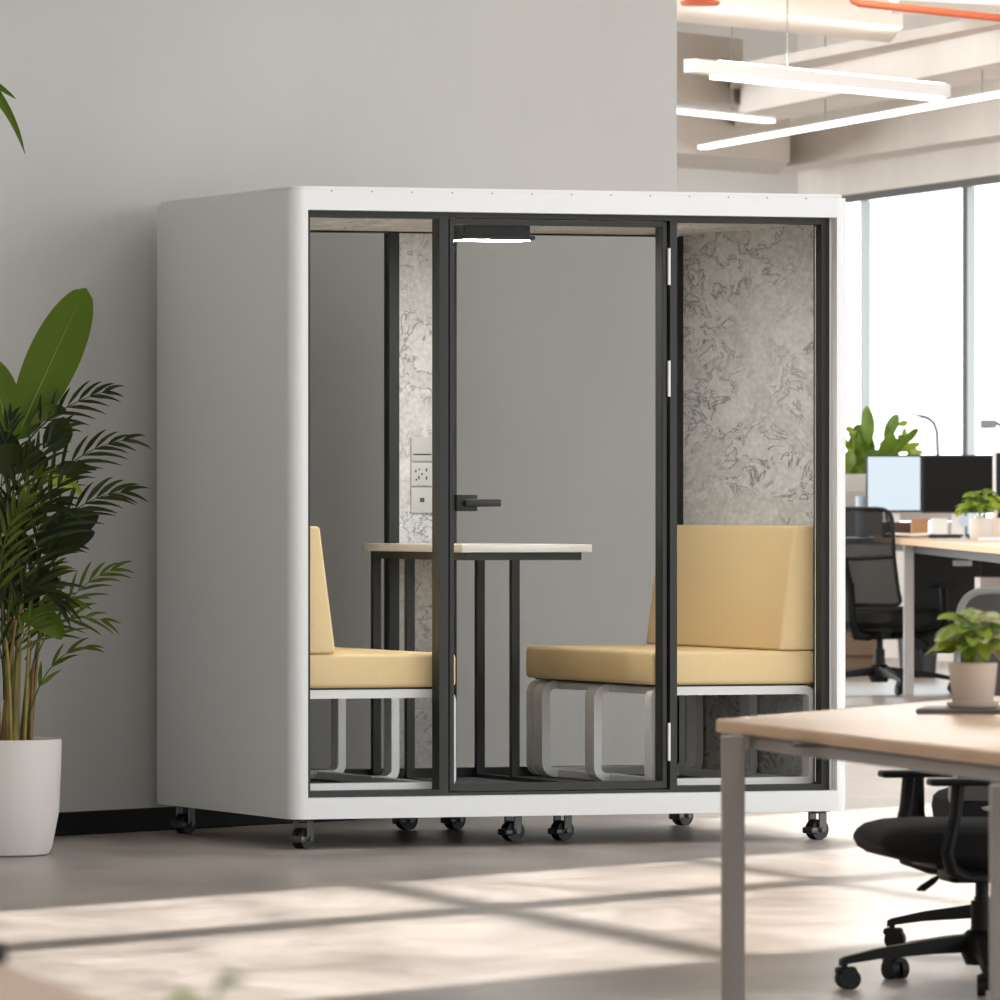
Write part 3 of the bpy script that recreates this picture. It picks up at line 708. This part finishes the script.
# ================================================================ OFFICE CHAIRS
def office_chair(label,loc,rz,sc,back_top,back_bot,meshm='chairblack',framem='chairplast',group='office chairs',base_rot=0.3,recline=.12):
    o=empty('office_chair',loc,rz,sc); tag(o,label,'chair',group)
    # seat pad, front towards +x, rounded front
    def seat(bm):
        n=14; sec=[]
        prof=[(-.22,.345,.395),(-.19,.322,.412),(-.10,.308,.418),(.05,.304,.42),(.15,.312,.421),(.22,.320,.417),(.265,.331,.408),(.285,.343,.396),(.293,.358,.383)]
        rows_=[]
        for x,zb,zt in prof:
            w=.245*(1-max(0,(x-.15)/.135)**3*.25)*(1-max(0,(-x-.12)/.1)**3*.2)
            ring=[]
            for k in range(20):
                a=2*PI*k/20; yy=math.copysign(abs(math.cos(a))**.35,math.cos(a))*w; zz=(zb+zt)/2+math.copysign(abs(math.sin(a))**.6,math.sin(a))*(zt-zb)/2
                ring.append(bm.verts.new((x,yy,zz)))
            rows_.append(ring)
        for a,b in zip(rows_,rows_[1:]):
            for k in range(20): bm.faces.new((a[k],a[(k+1)%20],b[(k+1)%20],b[k]))
        bm.faces.new(rows_[0][::-1]); bm.faces.new(rows_[-1])
    obj('seat', B(seat), M['chairblack'], o)
    obj('mechanism', B(box(-.11,.10,-.08,.08,.262,.318,.015,3),box(-.17,.15,-.15,.15,.300,.322,.006,2)), M['chairplast'], o)
    obj('lever', B(rod((.06,-.06,.285),(.06,-.20,.27),.006,8),tube([(.06,-.20,.27),(.08,-.205,.254),(.105,-.21,.236),(.12,-.21,.232)],[.006,.015,.017,.006],10,flat=.6)), M['chairplast'], o)
    obj('gas_column', B(rod((0,0,.2),(0,0,.272),.017,16),rod((0,0,.10),(0,0,.215),.028,20),rod((0,0,.205),(0,0,.225),.02,16)), M['chairplast'], o)
    obj('base_hub', B(lathe([(0,.055),(.04,.055),(.052,.08),(.05,.128),(.036,.142),(0,.142)],24)), M['chairplast'], o)
    for k in range(5):
        a=base_rot+k*2*PI/5; m_=Matrix.Rotation(a,4,'Z')
        def leg(bm,m_=m_):
            S=[(.03,.026,.088,.132),(.14,.023,.084,.120),(.28,.019,.074,.099),(.365,.016,.062,.080),(.375,.014,.058,.074)]
            rr=[[bm.verts.new(m_@Vector((x,y,z))) for y,z in ((-w,z0),(w,z0),(w*.7,z1),(-w*.7,z1))] for x,w,z0,z1 in S]
            for p,q in zip(rr,rr[1:]):
                for i in range(4): bm.faces.new((p[i],p[(i+1)%4],q[(i+1)%4],q[i]))
            bm.faces.new(rr[0][::-1]); bm.faces.new(rr[-1])
        obj('base_leg', B(leg), M['chairplast'], o)
        def T(f,m_=m_):
            def g(bm):
                old=set(bm.verts); f(bm)
                for vv in [q for q in bm.verts if q not in old]: vv.co=m_@vv.co
            return g
        obj('caster', B(T(rod((.355,-.026,.026),(.355,-.006,.026),.026,20)),T(rod((.355,.006,.026),(.355,.026,.026),.026,20)),T(rod((.36,-.01,.03),(.36,.01,.03),.018,12)),T(rod((.363,0,.03),(.363,0,.066),.008,10)),T(box(.335,.385,-.022,.022,.036,.056,.008,2))), M['chairplast'], o)
    # backrest: bent upright, outer frame and mesh panel
    zc=(back_top+back_bot)/2; hb=(back_top-back_bot)/2
    def bx(z): return -.215-recline*(z-back_bot)-.03*math.sin(PI*(z-back_bot)/(2*hb))
    def out(t,k=1.0):   # rounded rectangle outline, wider at mid height
        a=2*PI*t; c,s=math.cos(a),math.sin(a)
        y=math.copysign(abs(c)**.18,c)*.225*k*(1-.10*s); z=zc+math.copysign(abs(s)**.18,s)*hb*k
        return Vector((bx(z)-.05*(1-(y/.235)**2)+.03,y,z))
    N=44; loopp=[out(i/N) for i in range(N+1)]
    obj('back_frame', B(tube(loopp,.010,8,cap=False)), M[framem], o)
    def panel(bm):
        c=[]; 
        for k in (1.0,.8,.6,.4,.2):
            c.append([[bm.verts.new(out(i/N,k)+Vector((d,0,0))) for i in range(N)] for d in (0,.004)])
        for a,b in zip(c,c[1:]):
            for i in range(N):
                j=(i+1)%N
                bm.faces.new((a[0][i],a[0][j],b[0][j],b[0][i])); bm.faces.new((a[1][j],a[1][i],b[1][i],b[1][j]))
        bm.faces.new(c[-1][0]); bm.faces.new(c[-1][1][::-1])
    obj('back_mesh', B(panel), M[meshm], o)
    obj('lumbar_bar', B(tube([out(.0),Vector((bx(zc)-.055,0,zc-.01)),out(.5)],.009,8)), M['chairplast'], o)
    obj('back_support', B(tube([(-.10,0,.285),(-.22,0,.29),(-.27,0,.36),(bx(back_bot+.05)-.045,0,back_bot+.06),(bx(zc)-.062,0,zc)],[.022,.022,.022,.018,.012],10,flat=1.4)), M['chairplast'], o)
    for s in (-1,1):
        ar=obj('armrest', B(box(.015,.20,s*.285-.036,s*.285+.036,.513,.531,.008,3)), M['chairplast'], o)
        obj('arm_support', B(tube([(.125,s*.285,.516),(.132,s*.287,.44),(.152,s*.284,.35),(.14,s*.272,.308),(.09,s*.20,.288),(-.0,s*.09,.284)],[.022,.021,.022,.021,.02,.02],10,flat=.75)), M['chairplast'], ar)
    return o
CY=18.75
ch=at(982,990,CY); office_chair('black office chair facing left behind the oak foreground table',(ch.x,CY,0),PI+.16,1.0,.93,.47,base_rot=.13)
ch2=at(1046,970,19.75); office_chair('grey mesh office chair with pale rim at the right edge behind the oak table',(ch2.x,20.25,0),PI/2+.05,1.05,.93,.375,meshm='meshgrey',framem='rim',base_rot=.1)
ch3=at(880,695,47.5); office_chair('black mesh office chair at the left end of the far oak desk',(ch3.x,47.6,0),math.radians(57),1.31,.895,.43,meshm='meshblack',base_rot=.2)

# ================================================================ FAR DESK AND ITS THINGS
FZ=.985
dl,dr_,dn,df=2.54,4.6,34.0,50.2
fd=empty('oak_desk',(3.5,42,0)); tag(fd,'long oak bench desk with grey legs before the windows','desk')
obj('desktop', B(prism([(dl-3.5,dn-42),(dr_-3.5,dn-42),(dr_-3.5,df-42),(dl-.04-3.5,df-42)],FZ-.035,FZ,side_mi=1)), [M['oak'],M['oakedge']], fd, smooth=False)
for x,y,m_ in ((2.53,47.0,'deskgrey'),(4.45,47.0,'deskgrey'),(2.62,34.1,'deskgrey'),(4.45,34.1,'deskgrey')):
    obj('leg', B(box(x-3.5,x-3.5+.064,y-42,y-42+.064,0,FZ-.0355,.004,1)), M[m_], fd)
obj('frame_rail', B(box(2.60-3.5,2.65-3.5,34.2-42,49.9-42,FZ-.09,FZ-.0355),box(4.4-3.5,4.45-3.5,34.2-42,49.9-42,FZ-.09,FZ-.0355)), M['dark'], fd)
mp_=at(912,610,48.4)
obj('modesty_panel', B(box(2.72-3.5,4.3-3.5,48.4-42,48.45-42,.24,FZ-.0355)), M['black'], fd)
# drawer unit hung under the desk
dx=at(912,600,48.0).x-3.5
du=obj('drawer_unit', B(box(dx,dx+.44,48.0-42,48.38-42,.27,FZ-.0357,.004,1)), M['black'], fd)
obj('drawer_handle', B(box(dx+.26,dx+.385,47.98-42,47.9995-42,.805,.843,.008,2)), M['paper'], du)
pd2=obj('cabinet', B(box(0,.6,0,.5,.06,.76,.004,1),box(.02,.58,.02,.48,0,.06)), M['greige']); pd2.location=(at(980,590,45.0).x,45.0,0)
tag(pd2,'greige low cabinet under the far desk at the right edge','cabinet')
def mon(label,x0,x1,y0,y1,Y,scr,rot=0.0,bez_=.012,case='black'):
    a=at(x0,y1,Y); b=at(x1,y0,Y); cx=(a.x+b.x)/2; w=(b.x-a.x)/2; o=empty('monitor',(cx,Y,FZ),rot); tag(o,label,'monitor','monitors on the far desk')
    z0,z1=a.z-FZ,b.z-FZ
    obj('casing', B(box(-w,w,0,.03,z0,z1,.004,1)), M[case], o)
    obj('screen', B(box(-w+bez_,w-bez_,-.002,-.0005,z0+bez_,z1-bez_)), M[scr], o)
    obj('stand', B(box(-.04,.04,.031,.055,.012,z0+.2),box(-.14,.14,-.02,.16,0,.0122,.004,1)), M['lampbody'], o)
    return o
mon('monitor with a lit pale blue screen, left of the black one',866,922,455,512,48.9,'screenblue')
mon('monitor with a blank black screen, right of the pale blue one',922,994,455,513,48.9,'screenoff')
mon('dark navy monitor in a pale casing, cut by the right edge',993,1050,450,528,47.5,'navy',0,.02,'lampbody')
def lone(name,label,cat,bm,m,loc,rz=0.0,group=None):
    o=obj(name,bm,m); o.location=loc; o.rotation_euler=(0,0,rz); tag(o,label,cat,group); return o
p=at(925,531,48.6)
lone('desk_screen','low greige panel running below the two far monitors','panel',B(box(at(886,0,49.5).x-p.x,at(966,0,49.5).x-p.x,0,.03,at(0,521,49.5).z-FZ,at(0,510,49.5).z-FZ),box(-.2,-.15,.005,.025,0,.1),box(.2,.25,.005,.025,0,.1)),M['greige'],(p.x,49.6,FZ))
lone('card_box','small brown cardboard box below the pale blue monitor','box',B(box(-.055,.055,0,.08,0,.12,.002,1),box(-.056,.056,-.001,.081,.108,.1215,.001,1)),M['brown'],(at(920,0,48.3).x,48.3,FZ))
lone('card_box','upright white box below the black monitor, beside the brown box','box',B(box(-.05,.05,0,.07,0,.125,.003,1)),M['paper'],(at(940,0,48.2).x,48.2,FZ),.1)
lone('wooden_tray','dark brown wooden tray on the far desk, left of the brown box','tray',B(box(-.11,.11,0,.15,0,.012),box(-.11,.11,.138,.15,.012,.10),box(-.11,-.10,0,.138,.012,.09),box(.10,.11,0,.138,.012,.09),box(-.11,.11,0,.012,.012,.03)),M['brown2'],(at(900,0,48.55).x,48.55,FZ))
lone('open_book','open white book lying on the far desk before the brown box','book',B(box(-.17,0,0,.2,.0,.016,.003,1,Matrix.Rotation(.06,4,'Y')@Matrix.Translation((0,0,.004))),box(.001,.17,0,.2,.0,.016,.003,1,Matrix.Rotation(-.06,4,'Y')@Matrix.Translation((0,0,.004)))),M['paper'],(at(914,0,47.7).x,47.7,FZ+.008))
lone('keyboard','black keyboard on the far desk beneath the black monitor','keyboard',B(box(-.14,.14,0,.16,0,.02,.004,1),*[box(-.13+i*.027,-.108+i*.027,.01+j*.03,.034+j*.03,.02,.026) for i in range(10) for j in range(5)]),M['black'],(at(951,0,47.3).x,47.3,FZ))
lone('paper_sheet','white sheet of paper at the front of the far desk','paper',B(box(-.13,.13,0,.2,0,.003)),M['paper'],(at(948,0,46.6).x,46.6,FZ),.2)
lone('round_mirror','small pale blue disc on a foot beside the potted plant on the far desk','mirror',B(rod((0,-.006,.11),(0,.006,.11),.035,24),box(-.02,.02,-.02,.02,0,.012,.003,1),rod((0,0,.01),(0,0,.08),.006,8)),M['bluewhite'],(at(964,0,47.0).x,47.0,FZ))
potted('potted_plant','small green plant in a pale pot on the far oak desk',(at(981,540,45.4).x,45.4,FZ),.076,.135,.066,40,.13,.15,11,lw=.075,potm='pot',leafm=('leaf','lime','leaf'))
lone('pen_cup','pale square cup close behind the small desk plant','cup',B(box(-.05,.05,-.05,.05,0,.13,.004,1),box(-.042,.042,-.042,.042,.13,.1305),*[rod((x,.01*i,.125),(x+.01,.01*i,.185),.005,6) for i,x in enumerate((-.025,0,.02))]),M['saucer'],(at(993,0,46.2).x,46.2,FZ))
lone('white_phone','white flat phone on the far desk right of the plant','phone',B(box(-.08,.08,0,.14,0,.016,.005,2),box(-.06,.06,.02,.12,.016,.0175)),M['paper'],(at(995,0,44.6).x,44.6,FZ),.1)
# desk lamps
def desk_lamp(label,pxs,Y,head):
    pts=[at(*q,Y) for q in pxs]; b=pts[0]; o=empty('desk_lamp',(b.x,Y,FZ)); tag(o,label,'lamp','desk lamps by the windows')
    L=[p-Vector((b.x,Y,FZ)) for p in pts]
    obj('base', B(lathe([(0,0),(.09,0),(.09,.012),(.02,.02),(0,.02)],24)), M['lampgrey'], o)
    obj('arm', B(tube([Vector((0,0,.018))]+L[1:],.013,8)), M['lampgrey'], o)
    e=L[-1]; obj('shade', B(head(e)), M['lampgrey'], o)
desk_lamp('slim grey desk lamp curving up behind the black monitor',[(938,530),(938,460),(937,432),(934,423),(928,418),(920,416)],50.0,lambda e: tube([e+Vector((.02,0,.004)),e,e-Vector((.05,0,-.014))],[.012,.016,.012],10,flat=.6))
desk_lamp('grey desk lamp with a boxy shade above the right edge monitor',[(1012,530),(1012,450),(1006,428),(996,423)],48.6,lambda e: lambda bm: prism([(-.10,-.05),(.0,-.05),(.0,.05),(-.10,.05)],e.z-.035,e.z+.02,.006,1,mtx=Matrix.Translation((e.x+.0,e.y,0)))(bm))
# planter with big plant left of the monitors
cb=obj('storage_box', B(box(-.19,.19,0,.4,0,.002),box(-.2,.2,0,.4,.002,.2895,.006,1)), M['deskgrey']); cbx=at(848,511,49.4); cb.location=(cbx.x+.03,49.4,FZ)
tag(cb,'pale grey box under the big green plant left of the monitors','box')
tin=lone('steel_canister','pale blue steel canister beside the grey box left of the monitors','canister',B(lathe([(0,0),(.034,0),(.036,.003),(.036,.265),(.032,.27),(0,.27)],32)),M['bluewhite'],(at(861,0,49.0).x,49.0,FZ))
gp=empty('leafy_plant',(cbx.x+.03,49.6,FZ+.290)); tag(gp,'big green leafy plant in a greige trough left of the pale blue monitor','plant')
obj('trough', B(box(-.19,.105,-.1,.1,0,.125,.006,1)), M['greige'], gp)
random.seed(21)
def gpl(px,py): q=at(px,py,49.6); return q-Vector((cbx.x+.03,49.6,FZ+.290))
stems_=[]
for (bx_,by_,tx,ty,w,mm) in ((868,446,866,406,.11,'leaf'),(884,440,898,414,.10,'leaf'),(862,462,848,440,.13,'leaf'),(872,458,858,432,.14,'leaf'),(880,462,892,432,.14,'leaf'),(892,455,910,436,.10,'leaf'),
    (902,446,918,428,.07,'leaf'),(850,470,846,452,.13,'leaf'),(862,472,878,450,.13,'leaf'),(874,470,898,452,.12,'leaf'),(856,480,866,458,.14,'leaf'),(846,482,852,462,.14,'leaf'),(900,452,920,444,.06,'lime'),(905,458,925,452,.05,'lime'),(848,448,862,430,.09,'lime'),(840,440,830,415,.12,'leaf'),(835,460,822,440,.12,'leaf'),(884,470,905,462,.09,'leaf')):
    dy=random.uniform(-.1,.1); a=gpl(bx_,by_)+Vector((0,dy,0)); c=gpl(tx,ty)+Vector((0,dy+random.uniform(-.1,.05),0)); m_=(a+c)/2+Vector((0,-.03,.02))
    d=(c-a).normalized(); obj('leaf', B(blade(bez(a,m_,c,8),w*.85,d.cross(Vector((random.uniform(-.5,.5),-1,0))),.2,oval,thick=.001),tube(bez((-.04+random.uniform(-.1,.1),0,.11),(a.x*.5-.02,dy*.5,a.z*.6+.05),a,6),.004,5)), M[mm], gp)
for i in range(26):
    px=random.uniform(846,912); py=random.uniform(424,470)-max(0,(px-880))*.25+6; dy=random.uniform(-.14,.12)
    a=gpl(px,py)+Vector((0,dy,0)); an=random.uniform(.2,PI-.2); c=a+Vector((math.cos(an)*.075,random.uniform(-.03,.03),math.sin(an)*.06))
    obj('leaf', B(blade(bez(a,(a+c)/2+Vector((0,-.01,.01)),c,6),.045,(c-a).cross(Vector((random.uniform(-.8,.8),-1,0))),.2,oval,thick=.001),tube([a,(a.x*.7,a.y*.7,.5*a.z+.05),(a.x*.4-.03,dy*.5,.11)],.003,5)), M[random.choice(('leaf','leaf','lime'))], gp)
# things on the floor behind the far chair
lb=empty('low_cabinet',(at(856,645,52.5).x,52.5,0)); tag(lb,'brown low cabinet on the floor behind the far black chair','cabinet')
obj('body', B(box(-.6,.19,0,.4,.14,.50,.004,1),box(-.58,.17,.03,.38,0,.14)), M['brown3'], lb)
obj('knob', B(rod((.09,-.02,.42),(.09,0,.42),.025,16)), M['paper'], lb)
bn=lone('waste_bin','dark waste bin on the floor near the far desk leg','bin',B(lathe([(0,0),(.12,0),(.15,.38),(.14,.38),(.11,.02),(0,.02)],28)),M['black'],(at(918,640,52).x,52,0))

# ================================================================ CEILING LAMPS, PIPE
def linear_lamp(label,a,Ya,b,zb,hb,m0=0,m1=1,wires=(),up=True):
    A3=at(a[0],a[1],Ya); zb=A3.z; Yb=(zb-EYE)*FPX/(HOR-b[1]); B3=at(b[0],b[1],Yb)
    c=(A3+B3)/2; d=(B3-A3); L=d.length; ang=math.atan2(d.y,d.x)
    o=empty('linear_lamp',(c.x,c.y,zb),ang); tag(o,label,'lamp','linear ceiling lamps')
    obj('housing', B(box(-L/2-m0,L/2+m1,-.045,.045,.0302,.03+hb,.003,1)), M['lampbody'], o)
    obj('diffuser', B(box(-L/2,L/2,-.04,.04,.006,.03,.006,2)), M['lamp'], o)
    if up: obj('fill_uplight', B(box(-L/2,L/2,-.035,.035,.0301+hb,.033+hb)), M['upfill'], o)  # unseen glowing strip added to brighten the ceiling above
    for w in wires: obj('wire', B(rod((w*L,0,.03+hb),(w*L,0,ZC-zb-.002),.005,6)), M['cable'], o)
    return o
linear_lamp('upper white linear lamp on a thin wire, sloping down to the right',(715,80),45.0,(940,102),0,.082,.3,.06,(-.19,))
linear_lamp('long linear lamp rising to the right above the windows',(703,150),56.5,(1040,90),0,.012,.02,.02,(-.1,.35),up=False)
linear_lamp('short linear lamp partly hidden by the plaster wall',(640,110),50.0,(770,124),0,.02,0,0,(.2,),up=False)
def fill_lamp(label,x,y,L,ang,z=4.3,glow='nearfill'):   # unseen pendant lamps added to brighten the near tables and far office
    o=empty('linear_lamp',(x,y,z),ang); tag(o,label,'lamp','linear ceiling lamps')
    obj('housing', B(box(-L/2,L/2,-.06,.06,.0302,.11,.003,1)), M['lampbody'], o)
    obj('diffuser', B(box(-L/2,L/2,-.055,.055,0,.03,.008,2)), M[glow], o)
    for w in (-.4,.4): obj('wire', B(rod((w*L,0,.11),(w*L,0,ZC-z-.002),.005,6)), M['cable'], o)
fill_lamp('added unseen fill lamp over the right foreground oak table',1.3,15.0,3.6,PI/2,3.9)
fill_lamp('added unseen fill lamp over the bottom left oak table',-.7,7.0,2.4,PI/2,3.9)
for y in (35.5,41.0):
    fill_lamp('added unseen fill lamp over the office walkway',1.2,y,6.5,.25,4.75,'officefill')
pa=at(851,3,42.0); pb_=at(1030,23,43.6)
rp_=obj('red_pipe', B(tube([Vector((pa.x,pa.y,ZC-.001)),pa+Vector((0,0,.05)),pa+Vector((.012,.006,.015)),pa+Vector((.05,.02,0)),Vector((pb_.x,pb_.y,pa.z))],.022,12)), M['red'])
tag(rp_,'red painted pipe with an elbow under the ceiling beams','pipe')
rb=at(700,2,44.0)
r2=obj('red_pipe_flange', B(lathe([(0,0),(.11,0),(.12,.02),(.06,.05),(.03,.06),(.03,ZC-rb.z-.001),(0,ZC-rb.z-.001)],24)), M['red']); r2.location=(rb.x,rb.y,rb.z-.02)
tag(r2,'orange red ceiling fitting at the top beside the plaster wall','ceiling fitting')

# ================================================================ BLURRED FOREGROUND, BOTTOM LEFT
NZ=.74
e0=edge(0,963,NZ); e2=edge(105,1000,NZ); e3=ext(e0,e2,4.2); em=ext(e0,e2,-.6)
nt_=empty('oak_table',(e0[0]-.6,6.8,0)); tag(nt_,'blurred oak table corner at the bottom left edge','table')
ofs=Vector((e0[0]-.6,6.8))
ply=[(em[0]-ofs.x,em[1]-ofs.y),(e3[0]-ofs.x,e3[1]-ofs.y),(e3[0]-1.6-ofs.x,e3[1]-.3-ofs.y),(em[0]-1.6-ofs.x,em[1]-.3-ofs.y)]
ply=ply[::-1]
obj('tabletop', B(prism(ply,NZ-.03,NZ,.003,1,side_mi=1)), [M['tanwood'],M['oakedge']], nt_)
for x,y in inset(ply,.12): obj('leg', B(box(x-.025,x+.025,y-.025,y+.025,0,NZ-.0302)), M['deskmetal'], nt_)
bq=flr(-3,962,NZ)
lone('round_gadget','small black rounded gadget on the blurred table at the left edge','gadget',B(lathe([(0,0),(.010,0),(.013,.004),(.013,.016),(.009,.021),(0,.022)],24)),M['black'],(bq.x,bq.y-.02,NZ))
sp=Vector((-.222,5.75,NZ))
potted('small_plant','blurred small yellow green plant at the bottom edge in the left foreground',tuple(sp),.03,.04,.024,14,.03,.058,5,lw=.022,leafm=('lime','leaf'),potm='pot2',prof=lance)

# ================================================================ LIGHT
WLO,WHI,WFAR=.20,3.4,6.5
w=bpy.data.worlds.new('daylight'); SC.world=w; w.use_nodes=True
nt=w.node_tree; bg=nt.nodes['Background']
# daylight: an overcast sky that is brightest to the right, where the glazed side of the building is
tc=nt.nodes.new('ShaderNodeTexCoord'); dp=nt.nodes.new('ShaderNodeVectorMath'); dp.operation='DOT_PRODUCT'
dp.inputs[1].default_value=tuple(Vector((.74,-.62,.30)).normalized()); nt.links.new(tc.outputs['Generated'],dp.inputs[0])
mr=nt.nodes.new('ShaderNodeMapRange'); mr.inputs[1].default_value=.25; mr.inputs[2].default_value=1.0; mr.inputs[3].default_value=WLO; mr.inputs[4].default_value=WHI
mr.interpolation_type='SMOOTHSTEP'; nt.links.new(dp.outputs['Value'],mr.inputs[0])
d2=nt.nodes.new('ShaderNodeVectorMath'); d2.operation='DOT_PRODUCT'; d2.inputs[1].default_value=(-.85,.527,0); nt.links.new(tc.outputs['Generated'],d2.inputs[0])
mr2=nt.nodes.new('ShaderNodeMapRange'); mr2.inputs[1].default_value=0; mr2.inputs[2].default_value=.95; mr2.inputs[3].default_value=0; mr2.inputs[4].default_value=WFAR
mr2.interpolation_type='SMOOTHSTEP'; nt.links.new(d2.outputs['Value'],mr2.inputs[0])
ad=nt.nodes.new('ShaderNodeMath'); ad.operation='ADD'; nt.links.new(mr.outputs[0],ad.inputs[0]); nt.links.new(mr2.outputs[0],ad.inputs[1])
nt.links.new(ad.outputs[0],bg.inputs[1])
bg.inputs[0].default_value=(.95,.98,1,1)
sl=bpy.data.lights.new('sun','SUN'); sl.energy=8.0; sl.angle=math.radians(1.7); sl.color=(1,.955,.90)
so=bpy.data.objects.new('sun',sl); COL.objects.link(so); so.rotation_euler=sdir.to_track_quat('-Z','Y').to_euler()

# ================================================================ CAMERA
cam=bpy.data.cameras.new('camera'); co=bpy.data.objects.new('camera',cam); COL.objects.link(co)
co.location=(0,0,EYE); co.rotation_euler=(PI/2,0,0)
cam.sensor_width=36; cam.lens=FPX*36/1000; cam.shift_y=.003; cam.clip_start=.5; cam.clip_end=300
cam.dof.use_dof=True; cam.dof.focus_distance=26.4; cam.dof.aperture_fstop=13.0
SC.camera=co
vs=SC.view_settings; vs.view_transform='Standard'; vs.look='None'; vs.gamma=1; vs.exposure=0.0; vs.use_curve_mapping=False
